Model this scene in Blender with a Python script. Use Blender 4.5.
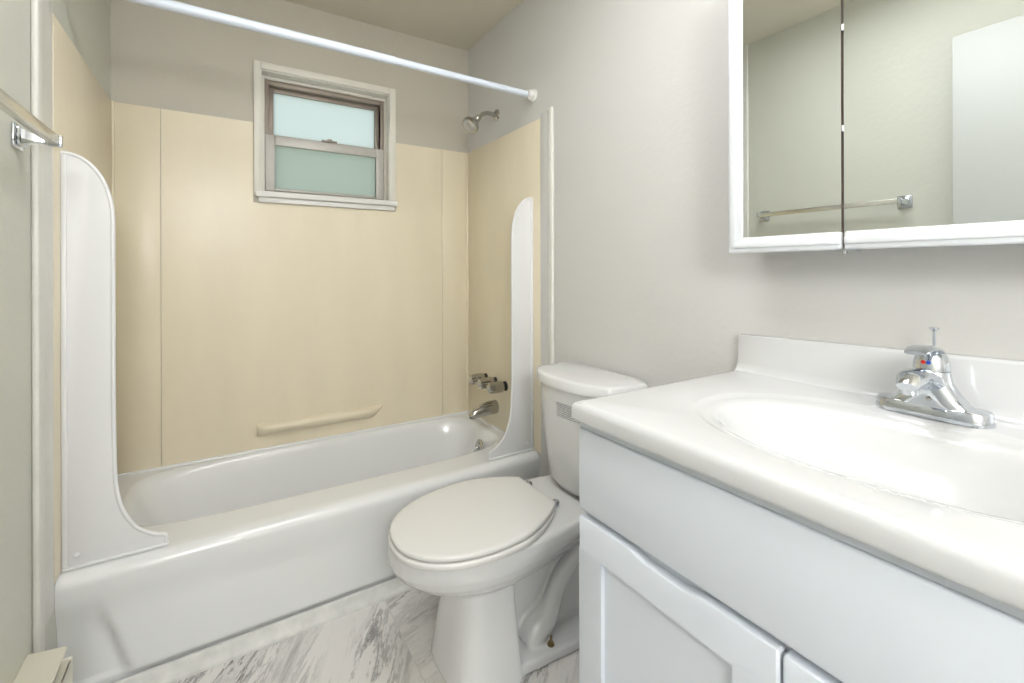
import bpy, bmesh, math, random
from mathutils import Vector, Matrix
random.seed(7)
PI = math.pi
scn = bpy.context.scene
for o in list(bpy.data.objects): bpy.data.objects.remove(o, do_unlink=True)
C = scn.collection

# ------------------------------------------------------------------ camera
W, D, H = 1.52, 2.311, 2.366          # alcove width, back wall distance, ceiling height
F, TH, HY, ROLL = 462.23, 0.5571, 269.8, -0.0027
cam_d = bpy.data.cameras.new('camera'); cam = bpy.data.objects.new('camera', cam_d); C.objects.link(cam)
cam_d.sensor_fit = 'HORIZONTAL'; cam_d.sensor_width = 36.0
cam_d.lens = F / 1024 * 36.0
cam_d.shift_y = -(341.5 - HY) / 1024.0
cam_d.clip_start = 0.02
cam.location = (0.3678, 0.0, 1.1486)
cam.rotation_euler = (Matrix.Rotation(-TH, 4, 'Z') @ Matrix.Rotation(PI/2, 4, 'X') @ Matrix.Rotation(ROLL, 4, 'Z')).to_euler()
scn.camera = cam

# ------------------------------------------------------------------ view + world (daylight outside the window)
scn.view_settings.view_transform = 'Standard'; scn.view_settings.look = 'None'
scn.view_settings.gamma = 1.0; scn.view_settings.use_curve_mapping = False
scn.view_settings.exposure = 1.06
w = bpy.data.worlds.new('world'); scn.world = w; w.use_nodes = True
nt = w.node_tree; nt.nodes.clear()
wo = nt.nodes.new('ShaderNodeOutputWorld'); bg = nt.nodes.new('ShaderNodeBackground')
tc = nt.nodes.new('ShaderNodeTexCoord'); sx = nt.nodes.new('ShaderNodeSeparateXYZ')
rp = nt.nodes.new('ShaderNodeValToRGB')
rp.color_ramp.elements[0].position = 0.42; rp.color_ramp.elements[0].color = (0.36, 0.42, 0.34, 1)
rp.color_ramp.elements[1].position = 0.60; rp.color_ramp.elements[1].color = (0.74, 0.84, 0.88, 1)
mr = nt.nodes.new('ShaderNodeMapRange'); mr.inputs['From Min'].default_value = -1; mr.inputs['From Max'].default_value = 1
nt.links.new(tc.outputs['Generated'], sx.inputs[0]); nt.links.new(sx.outputs['Z'], mr.inputs['Value'])
nt.links.new(mr.outputs[0], rp.inputs[0]); nt.links.new(rp.outputs[0], bg.inputs['Color'])
bg.inputs['Strength'].default_value = 0.70
nt.links.new(bg.outputs[0], wo.inputs[0])
CEIL_LAMP = 17.0      # radiance of the bathroom ceiling dome
FILL_GLOBE = 17.5      # radiance of the fill globe added behind the camera
FILL_PANEL = 5.0  # radiance of the added ceiling fill panel

# ------------------------------------------------------------------ materials
def pmat(name, col, rough=0.5, metal=0.0, bump=0.0, bscale=40.0, var=0.0, vscale=6.0, coat=0.0, spec=0.5, stretch=(1, 1, 1)):
    m = bpy.data.materials.new(name); m.use_nodes = True
    n = m.node_tree.nodes; l = m.node_tree.links; p = n['Principled BSDF']
    p.inputs['Base Color'].default_value = (*col, 1); p.inputs['Roughness'].default_value = rough
    p.inputs['Metallic'].default_value = metal; p.inputs['Coat Weight'].default_value = coat
    p.inputs['Coat Roughness'].default_value = 0.08; p.inputs['Specular IOR Level'].default_value = spec
    t = n.new('ShaderNodeTexCoord'); mp = n.new('ShaderNodeMapping'); mp.inputs['Scale'].default_value = stretch
    l.new(t.outputs['Object'], mp.inputs[0])
    if bump > 0:
        nz = n.new('ShaderNodeTexNoise'); nz.inputs['Scale'].default_value = bscale; nz.inputs['Detail'].default_value = 3
        b = n.new('ShaderNodeBump'); b.inputs['Strength'].default_value = bump; b.inputs['Distance'].default_value = 0.01
        l.new(mp.outputs[0], nz.inputs['Vector']); l.new(nz.outputs['Fac'], b.inputs['Height']); l.new(b.outputs[0], p.inputs['Normal'])
    if var > 0:
        nv = n.new('ShaderNodeTexNoise'); nv.inputs['Scale'].default_value = vscale; nv.inputs['Detail'].default_value = 4
        r = n.new('ShaderNodeMapRange'); r.inputs['From Min'].default_value = 0.3; r.inputs['From Max'].default_value = 0.7
        r.inputs['To Min'].default_value = 1 - var; r.inputs['To Max'].default_value = 1 + var
        mx = n.new('ShaderNodeVectorMath'); mx.operation = 'SCALE'; mx.inputs[0].default_value = col
        l.new(mp.outputs[0], nv.inputs['Vector']); l.new(nv.outputs['Fac'], r.inputs['Value'])
        l.new(r.outputs[0], mx.inputs['Scale']); l.new(mx.outputs[0], p.inputs['Base Color'])
    return m

M = {}
M['paint'] = pmat('wall_paint', (0.64, 0.63, 0.61), 0.55, bump=0.10, bscale=55, var=0.012, vscale=3)
M['paint_bounce'] = pmat('wall_paint_bounce_tint', (0.56, 0.525, 0.45), 0.5, bump=0.12, bscale=45, var=0.02, vscale=3)  # wall paint tinted tan to imitate warm bounce light in the alcove
M['paint_green'] = pmat('left_wall_paint', (0.64, 0.64, 0.57), 0.5, bump=0.10, bscale=50, var=0.015, vscale=3)
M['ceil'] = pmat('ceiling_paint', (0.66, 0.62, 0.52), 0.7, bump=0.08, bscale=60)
M['bead'] = pmat('trim_paint', (0.74, 0.73, 0.68), 0.35, bump=0.25, bscale=30, var=0.05, vscale=9)
M['surround'] = pmat('cream_surround_panel', (0.82, 0.74, 0.57), 0.30, bump=0.045, bscale=9, var=0.03, vscale=2.2, stretch=(3, 3, 0.8))
M['seam'] = pmat('surround_seam', (0.62, 0.53, 0.36), 0.5)
M['tub'] = pmat('white_tub_enamel', (0.80, 0.81, 0.815), 0.16, coat=0.3, var=0.01, vscale=3)
M['oldtrim'] = pmat('aged_white_trim', (0.66, 0.66, 0.63), 0.45, var=0.10, vscale=25)
M['guard'] = pmat('white_plastic_guard', (0.78, 0.785, 0.79), 0.3)
M['china'] = pmat('toilet_china', (0.74, 0.745, 0.745), 0.08, coat=0.5)
M['seat'] = pmat('toilet_seat_plastic', (0.74, 0.73, 0.71), 0.25)
M['vanity'] = pmat('vanity_white_paint', (0.73, 0.77, 0.835), 0.33, bump=0.02, bscale=80)
M['marble'] = pmat('cultured_marble_white', (0.67, 0.675, 0.685), 0.14, coat=0.4, var=0.008)
M['frame'] = pmat('cabinet_white_frame', (0.76, 0.785, 0.82), 0.3)
M['chrome'] = pmat('chrome', (0.62, 0.65, 0.69), 0.05, metal=1.0)
M['dull'] = pmat('worn_chrome', (0.50, 0.49, 0.46), 0.16, metal=1.0)
M['bar'] = pmat('satin_towel_bar', (0.80, 0.78, 0.72), 0.22, metal=1.0)
M['mirror'] = pmat('mirror_glass', (0.84, 0.87, 0.85), 0.0, metal=1.0)
M['black'] = pmat('black_rubber', (0.02, 0.02, 0.022), 0.5)
M['dark'] = pmat('dark_gap', (0.05, 0.045, 0.04), 0.8)
M['brown'] = pmat('brown_gap', (0.22, 0.17, 0.15), 0.6)
M['red'] = pmat('red_plastic', (0.7, 0.02, 0.02), 0.3)
M['blue'] = pmat('blue_plastic', (0.02, 0.08, 0.5), 0.3)
M['brass'] = pmat('brass', (0.36, 0.27, 0.14), 0.35, metal=1.0)
M['alu'] = pmat('taupe_aluminium', (0.33, 0.28, 0.235), 0.45, metal=0.25, var=0.05, vscale=20)
M['alu_light'] = pmat('light_aluminium', (0.53, 0.51, 0.48), 0.45, metal=0.2, var=0.04, vscale=20)
M['casing'] = pmat('window_casing_paint', (0.80, 0.775, 0.70), 0.4, var=0.03, vscale=8)
M['sill'] = pmat('window_stool_paint', (0.78, 0.77, 0.75), 0.35)
M['rod'] = pmat('rod_white_enamel', (0.74, 0.80, 0.90), 0.3)
M['cream'] = pmat('cream_metal_enamel', (0.76, 0.73, 0.62), 0.4, var=0.03)
M['door'] = pmat('white_door_paint', (0.57, 0.585, 0.575), 0.4)
M['print'] = pmat('grey_ink', (0.16, 0.16, 0.17), 0.6)
M['wood'] = pmat('raw_wood', (0.12, 0.08, 0.05), 0.8)
M['hall'] = pmat('hall_paint', (0.82, 0.81, 0.79), 0.6)

def emat(name, col, s):
    m = bpy.data.materials.new(name); m.use_nodes = True; p = m.node_tree.nodes['Principled BSDF']
    p.inputs['Base Color'].default_value = (0.9, 0.9, 0.9, 1)
    p.inputs['Emission Color'].default_value = (*col, 1); p.inputs['Emission Strength'].default_value = s
    return m
M['lamp'] = emat('lamp_glass', (1.0, 0.955, 0.89), CEIL_LAMP)
M['fill_globe_glow'] = emat('fill_globe_glass', (0.965, 0.975, 0.99), FILL_GLOBE)

M['fill_panel_glow'] = emat('fill_panel_glass', (0.965, 0.975, 0.99), FILL_PANEL)

def glass_mat(name, col, tr):
    m = bpy.data.materials.new(name); m.use_nodes = True; n = m.node_tree.nodes; l = m.node_tree.links; n.clear()
    o = n.new('ShaderNodeOutputMaterial'); t = n.new('ShaderNodeBsdfTranslucent'); g = n.new('ShaderNodeBsdfPrincipled')
    mx = n.new('ShaderNodeMixShader'); mx.inputs[0].default_value = 1 - tr
    t.inputs['Color'].default_value = (*col, 1)
    g.inputs['Base Color'].default_value = (*col, 1); g.inputs['Roughness'].default_value = 0.25
    tc = n.new('ShaderNodeTexCoord'); nz = n.new('ShaderNodeTexNoise'); nz.inputs['Scale'].default_value = 170
    b = n.new('ShaderNodeBump'); b.inputs['Strength'].default_value = 0.5; b.inputs['Distance'].default_value = 0.004
    l.new(tc.outputs['Object'], nz.inputs['Vector']); l.new(nz.outputs['Fac'], b.inputs['Height'])
    l.new(b.outputs[0], g.inputs['Normal'])
    l.new(t.outputs[0], mx.inputs[1]); l.new(g.outputs[0], mx.inputs[2]); l.new(mx.outputs[0], o.inputs[0])
    return m
M['glass_up'] = glass_mat('obscure_glass_upper', (0.93, 0.97, 0.97), 0.85)
M['glass_low'] = glass_mat('obscure_glass_lower', (0.74, 0.79, 0.74), 0.85)

# marble-look floor: 30 cm tiles, each with its own vein direction
def floor_mat():
    m = bpy.data.materials.new('marble_vinyl_tile'); m.use_nodes = True; n = m.node_tree.nodes; l = m.node_tree.links
    p = n['Principled BSDF']; p.inputs['Roughness'].default_value = 0.3
    tc = n.new('ShaderNodeTexCoord')
    def vm(op, a, b=None):
        v = n.new('ShaderNodeVectorMath'); v.operation = op
        if isinstance(a, tuple): v.inputs[0].default_value = a
        else: l.new(a, v.inputs[0])
        if b is not None:
            if isinstance(b, tuple): v.inputs[1].default_value = b
            else: l.new(b, v.inputs[1])
        return v.outputs[0]
    sc = vm('MULTIPLY', vm('ADD', tc.outputs['Object'], (0.06, 0.185, 0)), (1/0.45, 1/0.45, 1/0.45))
    sc = vm('MULTIPLY', sc, (1, 1, 0))
    fl = vm('FLOOR', sc)
    wn = n.new('ShaderNodeTexWhiteNoise'); l.new(fl, wn.inputs['Vector'])
    loc = vm('SUBTRACT', sc, fl)
    # random rotation for each tile
    ang = n.new('ShaderNodeMath'); ang.operation = 'MULTIPLY_ADD'; l.new(wn.outputs['Value'], ang.inputs[0]); ang.inputs[1].default_value = 1.1; ang.inputs[2].default_value = 0.25
    vr = n.new('ShaderNodeVectorRotate'); vr.rotation_type = 'Z_AXIS'; l.new(sc, vr.inputs['Vector']); l.new(ang.outputs[0], vr.inputs['Angle'])
    off = n.new('ShaderNodeVectorMath'); off.operation = 'SCALE'; l.new(wn.outputs['Color'], off.inputs[0]); off.inputs['Scale'].default_value = 19
    co = vm('ADD', vr.outputs[0], off.outputs[0])
    co = vm('MULTIPLY', co, (5.5, 0.9, 1))
    nz = n.new('ShaderNodeTexNoise'); nz.inputs['Scale'].default_value = 1.3; nz.inputs['Detail'].default_value = 8; nz.inputs['Roughness'].default_value = 0.7; nz.inputs['Distortion'].default_value = 0.35
    l.new(co, nz.inputs['Vector'])
    # thin veins at |noise-0.5| small
    s = n.new('ShaderNodeMath'); s.operation = 'SUBTRACT'; l.new(nz.outputs['Fac'], s.inputs[0]); s.inputs[1].default_value = 0.5
    a = n.new('ShaderNodeMath'); a.operation = 'ABSOLUTE'; l.new(s.outputs[0], a.inputs[0])
    vr1 = n.new('ShaderNodeMapRange'); l.new(a.outputs[0], vr1.inputs['Value']); vr1.inputs['From Min'].default_value = 0.0; vr1.inputs['From Max'].default_value = 0.045
    vr1.inputs['To Min'].default_value = 1; vr1.inputs['To Max'].default_value = 0
    n2 = n.new('ShaderNodeTexNoise'); n2.inputs['Scale'].default_value = 0.55; n2.inputs['Detail'].default_value = 3
    l.new(co, n2.inputs['Vector'])
    v2 = n.new('ShaderNodeMapRange'); l.new(n2.outputs['Fac'], v2.inputs['Value']); v2.inputs['From Min'].default_value = 0.40; v2.inputs['From Max'].default_value = 0.66
    mu = n.new('ShaderNodeMath'); mu.operation = 'MULTIPLY'; l.new(vr1.outputs[0], mu.inputs[0]); l.new(v2.outputs[0], mu.inputs[1])
    # broad grey clouds
    v3 = n.new('ShaderNodeMapRange'); l.new(nz.outputs['Fac'], v3.inputs['Value']); v3.inputs['From Min'].default_value = 0.52; v3.inputs['From Max'].default_value = 0.74; v3.inputs['To Max'].default_value = 0.75
    ad = n.new('ShaderNodeMath'); ad.operation = 'MAXIMUM'; l.new(mu.outputs[0], ad.inputs[0]); l.new(v3.outputs[0], ad.inputs[1])
    mx = n.new('ShaderNodeMix'); mx.data_type = 'RGBA'; l.new(ad.outputs[0], mx.inputs['Factor'])
    mx.inputs['A'].default_value = (0.74, 0.715, 0.69, 1); mx.inputs['B'].default_value = (0.13, 0.125, 0.13, 1)
    # joints
    sp = n.new('ShaderNodeSeparateXYZ'); l.new(loc, sp.inputs[0])
    def edge(o):
        q = n.new('ShaderNodeMath'); q.operation = 'PINGPONG'; q.inputs[1].default_value = 0.5; l.new(o, q.inputs[0])
        r = n.new('ShaderNodeMath'); r.operation = 'LESS_THAN'; l.new(q.outputs[0], r.inputs[0]); r.inputs[1].default_value = 0.004; return r.outputs[0]
    jm = n.new('ShaderNodeMath'); jm.operation = 'MAXIMUM'; l.new(edge(sp.outputs['X']), jm.inputs[0]); l.new(edge(sp.outputs['Y']), jm.inputs[1])
    m2 = n.new('ShaderNodeMix'); m2.data_type = 'RGBA'; l.new(jm.outputs[0], m2.inputs['Factor']); l.new(mx.outputs['Result'], m2.inputs['A'])
    m2.inputs['B'].default_value = (0.60, 0.58, 0.56, 1)
    l.new(m2.outputs['Result'], p.inputs['Base Color'])
    return m
M['floor'] = floor_mat()

# ------------------------------------------------------------------ mesh helpers
def link(name, bm, mat, parent=None, smooth=40, mods=()):
    bmesh.ops.remove_doubles(bm, verts=bm.verts, dist=1e-6)
    bmesh.ops.recalc_face_normals(bm, faces=bm.faces)
    me = bpy.data.meshes.new(name); bm.to_mesh(me); bm.free()
    if smooth:
        for p in me.polygons: p.use_smooth = True
        me.set_sharp_from_angle(angle=math.radians(smooth))
    me.materials.append(M[mat] if isinstance(mat, str) else mat)
    o = bpy.data.objects.new(name, me); C.objects.link(o)
    if parent:
        o.parent = parent; o.matrix_parent_inverse = Matrix.Translation(-Vector(parent.location))
    return o
def tag(o, label=None, cat=None, group=None, kind=None):
    if label: o['label'] = label
    if cat: o['category'] = cat
    if group: o['group'] = group
    if kind: o['kind'] = kind
    return o
def empty(name, loc, label=None, cat=None, group=None, kind=None):
    o = bpy.data.objects.new(name, None); C.objects.link(o); o.location = loc; o.empty_display_size = 0.05
    return tag(o, label, cat, group, kind)
def NB(): return bmesh.new()
def box(bm, x0, x1, y0, y1, z0, z1, bev=0.0, seg=2):
    t = bmesh.new()
    bmesh.ops.create_cube(t, size=1)
    for v in t.verts:
        v.co = Vector(((x0+x1)/2 + v.co.x*(x1-x0), (y0+y1)/2 + v.co.y*(y1-y0), (z0+z1)/2 + v.co.z*(z1-z0)))
    if bev > 0: bmesh.ops.bevel(t, geom=list(t.edges), offset=bev, segments=seg, profile=0.5, affect='EDGES')
    merge(bm, t); return bm
def merge(bm, t, mat=None):
    if mat is not None: bmesh.ops.transform(t, matrix=mat, verts=t.verts)
    me = bpy.data.meshes.new('t'); t.to_mesh(me); t.free(); bm.from_mesh(me); bpy.data.meshes.remove(me)
def loft(bm, loops, cap0=True, cap1=True, closed=True):
    vs = [[bm.verts.new(p) for p in lp] for lp in loops]
    n = len(vs[0])
    for a, b in zip(vs, vs[1:]):
        for i in range(n if closed else n-1):
            j = (i+1) % n
            bm.faces.new((a[i], a[j], b[j], b[i]))
    if cap0: bm.faces.new(vs[0][::-1])
    if cap1: bm.faces.new(vs[-1])
    return vs
def smooth_path(pts, n=8):
    P = [Vector(p) for p in pts]; out = []
    for i in range(len(P)-1):
        p0 = P[max(i-1, 0)]; p1 = P[i]; p2 = P[i+1]; p3 = P[min(i+2, len(P)-1)]
        for k in range(n):
            t = k/n
            out.append(0.5*((2*p1)+(-p0+p2)*t+(2*p0-5*p1+4*p2-p3)*t*t+(-p0+3*p1-3*p2+p3)*t**3))
    out.append(P[-1]); return out
def tube(bm, pts, rad, seg=20, sx=1.0, sy=1.0, up=Vector((0, 0, 1))):
    P = [Vector(p) for p in pts]; n = len(P)
    R = rad if isinstance(rad, (list, tuple)) else [rad]*n
    if len(R) != n: R = [R[int(round(i/(n-1)*(len(R)-1)))] if False else (lambda f: R[int(f)]*(1-f+int(f)) + R[min(int(f)+1, len(R)-1)]*(f-int(f)))(i/(n-1)*(len(R)-1)) for i in range(n)]
    loops = []
    for i, p in enumerate(P):
        d = (P[min(i+1, n-1)] - P[max(i-1, 0)]).normalized()
        a = d.cross(up)
        if a.length < 1e-3: a = d.cross(Vector((0, 1, 0)))
        a.normalize(); b = a.cross(d).normalized()
        loops.append([p + R[i]*(sx*math.cos(2*PI*k/seg)*a + sy*math.sin(2*PI*k/seg)*b) for k in range(seg)])
    loft(bm, loops); return bm
def lathe(bm, prof, origin, axis=(0, 0, 1), seg=32, fac=None):
    """prof: list of (distance along axis, radius)"""
    ax = Vector(axis).normalized(); a = ax.orthogonal().normalized(); b = ax.cross(a); o = Vector(origin)
    loops = []
    for h, r in prof:
        r = max(r, 1e-4)
        loops.append([o + ax*h + (r*(fac(k, seg) if fac else 1))*(math.cos(2*PI*k/seg)*a + math.sin(2*PI*k/seg)*b) for k in range(seg)])
    loft(bm, loops); return bm
def prism(bm, poly, mk, t0, t1, bev=0.0, seg=2):
    """poly 2-D list, mk(u,v,t) -> 3-D point"""
    t = bmesh.new()
    a = [t.verts.new(mk(u, v, t0)) for u, v in poly]; b = [t.verts.new(mk(u, v, t1)) for u, v in poly]
    n = len(poly)
    t.faces.new(a[::-1]); t.faces.new(b)
    ed = []
    for i in range(n):
        j = (i+1) % n; t.faces.new((a[i], a[j], b[j], b[i]))
    if bev > 0:
        t.edges.ensure_lookup_table()
        ring = [e for e in t.edges if (e.verts[0] in a and e.verts[1] in a) or (e.verts[0] in b and e.verts[1] in b)]
        bmesh.ops.bevel(t, geom=ring, offset=bev, segments=seg, profile=0.5, affect='EDGES')
    bmesh.ops.recalc_face_normals(t, faces=t.faces)
    merge(bm, t); return bm

# ------------------------------------------------------------------ the room
YF = -1.45                                   # inner face of the wall behind the photographer
bm = NB(); box(bm, -0.1, W+0.1, YF-0.12, D+0.12, -0.08, 0.0); tag(link('floor', bm, 'floor', smooth=0), kind='structure')
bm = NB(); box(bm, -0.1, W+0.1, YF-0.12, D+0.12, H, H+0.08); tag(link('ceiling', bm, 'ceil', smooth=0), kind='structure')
bm = NB(); box(bm, -0.1, 0.0, YF-0.12, D+0.12, 0.0, H); wl = tag(link('wall_left', bm, 'paint_green', smooth=0), kind='structure')
bm = NB(); box(bm, W, W+0.1, YF-0.12, D+0.12, 0.0, H); tag(link('wall_right', bm, 'paint', smooth=0), kind='structure')
# back wall with the window opening
OX0, OX1, OZ0, OZ1 = 0.507, 1.075, 1.495, 2.03
bm = NB()
box(bm, 0, OX0, D, D+0.12, 0, H); box(bm, OX1, W, D, D+0.12, 0, H)
box(bm, OX0, OX1, D, D+0.12, 0, OZ0); box(bm, OX0, OX1, D, D+0.12, OZ1, H)
tag(link('wall_back', bm, 'paint_bounce', smooth=0), kind='structure')
# plain wall behind the photographer
bm = NB(); box(bm, 0, W, YF-0.12, YF, 0, H); tag(link('wall_front', bm, 'paint', smooth=0), kind='structure')

# vertical trim where the alcove begins
bm = NB()
box(bm, 0.0, 0.004, 1.485, 1.592, 0.30, H-0.001)
lathe_pts = []
box(bm, 0.0, 0.013, 1.448, 1.490, 0.0, H-0.001, 0.005, 3)
tag(link('trim_1', bm, 'bead'), kind='structure')
bm = NB()
box(bm, W-0.006, W, 1.544, 1.610, 0.0, 1.814, 0.001)
tag(link('trim_2', bm, 'paint'), kind='structure')
bm = NB()
box(bm, W-0.015, W, 1.516, 1.544, 0.0, 1.818, 0.006, 3)
tag(link('trim_3', bm, 'bead'), kind='structure')

# ------------------------------------------------------------------ window
win = empty('window_1', (0.79, D, OZ0), kind='structure')
def frame_rect(bm, x0, x1, z0, z1, wl_, wr_, wb_, wt_, y0, y1, bev=0.003):
    box(bm, x0, x0+wl_, y0, y1, z0, z1, bev); box(bm, x1-wr_, x1, y0, y1, z0, z1, bev)
    if wb_ > 0: box(bm, x0+wl_, x1-wr_, y0, y1, z0, z0+wb_, bev)
    if wt_ > 0: box(bm, x0+wl_, x1-wr_, y0, y1, z1-wt_, z1, bev)
bm = NB(); frame_rect(bm, 0.478, 1.107, 1.480, 2.064, 0.029, 0.032, 0, 0.032, D-0.02, D+0.002, 0.004)
link('window_casing', bm, 'casing', win)
bm = NB()                                    # jamb liner + stop
frame_rect(bm, OX0-0.001, OX1+0.001, OZ0-0.001, OZ1+0.001, 0.004, 0.004, 0.004, 0.004, D-0.012, D+0.118, 0)
frame_rect(bm, OX0+0.003, OX1-0.003, OZ0+0.003, OZ1-0.003, 0.014, 0.006, 0.0, 0.014, D+0.04, D+0.055, 0.002)
link('window_jamb', bm, 'casing', win, smooth=0)
bm = NB(); box(bm, 0.482, 1.112, D-0.034, D+0.06, 1.470, 1.497, 0.006, 3); box(bm, 0.494, 1.100, D-0.022, D, 1.447, 1.470, 0.004)
link('window_sill', bm, 'sill', win)
bm = NB()
frame_rect(bm, OX0+0.017, OX1-0.009, 1.499, OZ1-0.016, 0.018, 0.018, 0.012, 0.022, D+0.050, D+0.105, 0.002)
link('window_frame', bm, 'alu', win)
SX0, SX1 = OX0+0.034, OX1-0.026
bm = NB(); frame_rect(bm, SX0, SX1, 1.745, OZ1-0.038, 0.022, 0.022, 0.03, 0.022, D+0.082, D+0.100, 0.002)
us = link('upper_sash', bm, 'alu', win)
bm = NB(); box(bm, SX0+0.018, SX1-0.018, D+0.089, D+0.093, 1.77, OZ1-0.056); link('pane', bm, 'glass_up', us, smooth=0)
bm = NB(); frame_rect(bm, SX0-0.015, SX1+0.015, 1.511, 1.765, 0.040, 0.040, 0.012, 0.045, D+0.046, D+0.070, 0.003)
ls = link('lower_sash', bm, 'alu_light', win)
bm = NB(); box(bm, SX0+0.02, SX1-0.02, D+0.057, D+0.061, 1.52, 1.73); link('pane', bm, 'glass_low', ls, smooth=0)
bm = NB(); box(bm, 0.765, 0.835, D+0.036, D+0.047, 1.764, 1.772, 0.002); box(bm, 0.79, 0.812, D+0.032, D+0.06, 1.768, 1.777, 0.002)
link('sash_latch', bm, 'alu', ls)

# ------------------------------------------------------------------ tub surround panels
ST = 0.0045; ZS = 1.796; ZT = 0.362
sur = empty('tub_surround', (0.76, D, ZT), 'cream plastic wall surround lining the three alcove walls above the tub', 'surround')
def panel(name, x0, x1, y0, y1, z0=ZT, z1=ZS):
    bm = NB(); box(bm, x0, x1, y0, y1, z0, z1, 0.0015, 2); return link(name, bm, 'surround', sur)
bm = NB()
prism(bm, [(0.155, ZT), (1.362, ZT), (1.362, ZS), (1.108, ZS), (1.108, 1.446), (0.477, 1.446), (0.477, ZS), (0.155, ZS)], lambda u, v, t: Vector((u, t, v)), D-ST, D-0.0003)
link('back_panel', bm, 'surround', sur, smooth=0)
panel('corner_panel', 0.0053, 0.1535, D-ST-0.002, D-0.0003); panel('corner_panel', 1.3635, W-0.0053, D-ST-0.002, D-0.0003)
panel('side_panel', 0.0003, ST+0.0005, 1.594, D-0.001); panel('side_panel', W-ST-0.0005, W-0.0003, 1.604, D-0.001)
for x, s in ((ST, 1), (W-ST, -1)):            # cover strips in the two corners
    bm = NB(); tube(bm, [(x+s*0.004, D-ST-0.004, ZT+0.001), (x+s*0.004, D-ST-0.004, ZS)], 0.006, 10)
    link('corner_bead', bm, 'surround', sur)
bm = NB()                                    # moulded soap ledge
prof = [(0.0, 0.476), (0.018, 0.474), (0.033, 0.466), (0.036, 0.452), (0.026, 0.436), (0.0, 0.421)]
loops = []
for x, k in ((0.488, 0.0), (0.496, 0.5), (0.52, 0.9), (0.56, 1.0), (0.95, 1.0), (0.99, 0.9), (1.03, 0.5), (1.042, 0.0)):
    loops.append([Vector((x + (0.0 if x < 0.7 else (-0.05*(0.476-z)/0.055)), D-ST+0.001-0.002-(dy*k), z)) for dy, z in prof])
loft(bm, loops); link('soap_ledge', bm, 'surround', sur, smooth=60)

# ------------------------------------------------------------------ bathtub
tub = empty('bathtub', (0.76, 1.97, 0), 'white built-in bathtub filling the alcove under the cream surround', 'bathtub')
def superloop(cx, cy, ax, ay, z, n=96, e=4.0, sh=0.0):
    out = []
    for k in range(n):
        t = 2*PI*k/n; c, s = math.cos(t), math.sin(t)
        r = (abs(c)**e + abs(s)**e) ** (-1/e)
        out.append(Vector((cx + ax*r*c, cy + ay*r*s, z)))
    return out
def rectloop(x0, x1, y0, y1, z, cx, cy, n=96, ax=1.0, ay=1.0):
    out = []
    for k in range(n):
        t = 2*PI*k/n; c, s = ax*math.cos(t), ay*math.sin(t)
        sxx = ((x1-cx) if c > 0 else (cx-x0)) / max(abs(c), 1e-9); syy = ((y1-cy) if s > 0 else (cy-y0)) / max(abs(s), 1e-9)
        r = min(sxx, syy); out.append(Vector((cx+r*c, cy+r*s, z)))
    return out
ZR = 0.360; TX0, TX1, TY0, TY1 = 0.0005, W-0.0005, 1.668, D-0.0005
bm = NB(); cx, cy = 0.775, 2.035
loops = [rectloop(TX0, TX1, TY0, TY1, ZR, cx, cy, 96, 0.706, 0.2645),
         superloop(cx, cy, 0.706, 0.2645, ZR, e=5), superloop(cx, cy, 0.700, 0.262, ZR, e=5), superloop(cx, cy, 0.694, 0.256, ZR-0.002, e=5),
         superloop(cx+0.002, cy, 0.682, 0.247, ZR-0.010, e=4.6), superloop(cx+0.004, cy, 0.670, 0.240, ZR-0.028, e=4.4),
         superloop(cx+0.012, cy, 0.650, 0.230, ZR-0.08, e=4.2), superloop(cx+0.025, cy, 0.615, 0.215, ZR-0.17, e=4),
         superloop(cx+0.04, cy, 0.575, 0.200, ZR-0.24, e=3.6), superloop(cx+0.05, cy, 0.540, 0.180, ZR-0.275, e=3.2),
         superloop(cx+0.05, cy, 0.49, 0.145, ZR-0.292, e=3), superloop(cx+0.05, cy, 0.3, 0.08, ZR-0.297, e=2.6)]
# the corner verts must be exact for the rim: add exact rectangle by snapping the nearest
rl = loops[0]
for cxx, cyy in ((TX0, TY0), (TX0, TY1), (TX1, TY0), (TX1, TY1)):
    i = min(range(len(rl)), key=lambda k: (rl[k].x-cxx)**2 + (rl[k].y-cyy)**2); rl[i] = Vector((cxx, cyy, ZR))
loft(bm, loops, cap0=False, cap1=True)
# roll of the front rim and the apron with its pressed outline
NX = 150
yf = lambda x: -0.020*(1-x/W)
prof = [(TY0, ZR)]
for k in range(1, 9):
    a = k/8*PI/2; prof.append((TY0 - 0.038*math.sin(a), ZR - 0.030*(1-math.cos(a))))
zz = [0.322, 0.31, 0.30]
while zz[-1] > 0.02: zz.append(zz[-1] - 0.006)
zz.append(0.0)
for z in zz: prof.append((None, z))
def sstep(t): t = max(0, min(1, t)); return t*t*(3-2*t)
def apron(x, z):
    y = 1.630 + 0.010*sstep((0.33-z)/0.12)            # leans back slightly under the rim
    # inside of the pressed outline the sheet stands proud
    def side(xx):
        xl = 0.081 + (0.272-z)/(0.272-0.055)*0.066     # diagonal
        return (xx - xl)/0.012
    s = min(side(x), side(W-x), (z-0.050)/0.010)
    fade = 1 - sstep((z-0.17)/0.12)
    return y + ((0.016 if z > 0.062 else 0.009)*(1-sstep(s*0.5+0.5)))*fade
grid = []
xs = [TX0 + (TX1-TX0)*i/NX for i in range(NX+1)]
for i, x in enumerate(xs):
    col = []
    for j_, (y, z) in enumerate(prof):
        col.append(bm.verts.new((x, (apron(x, z) if y is None else y) + (yf(x) if j_ else 0), z)))
    grid.append(col)
for i in range(NX):
    for j in range(len(prof)-1): bm.faces.new((grid[i][j], grid[i+1][j], grid[i+1][j+1], grid[i][j+1]))
link('tub_body', bm, 'tub', tub, smooth=70)
bm = NB()                                    # raised caulked edge where tub meets the surround
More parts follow.
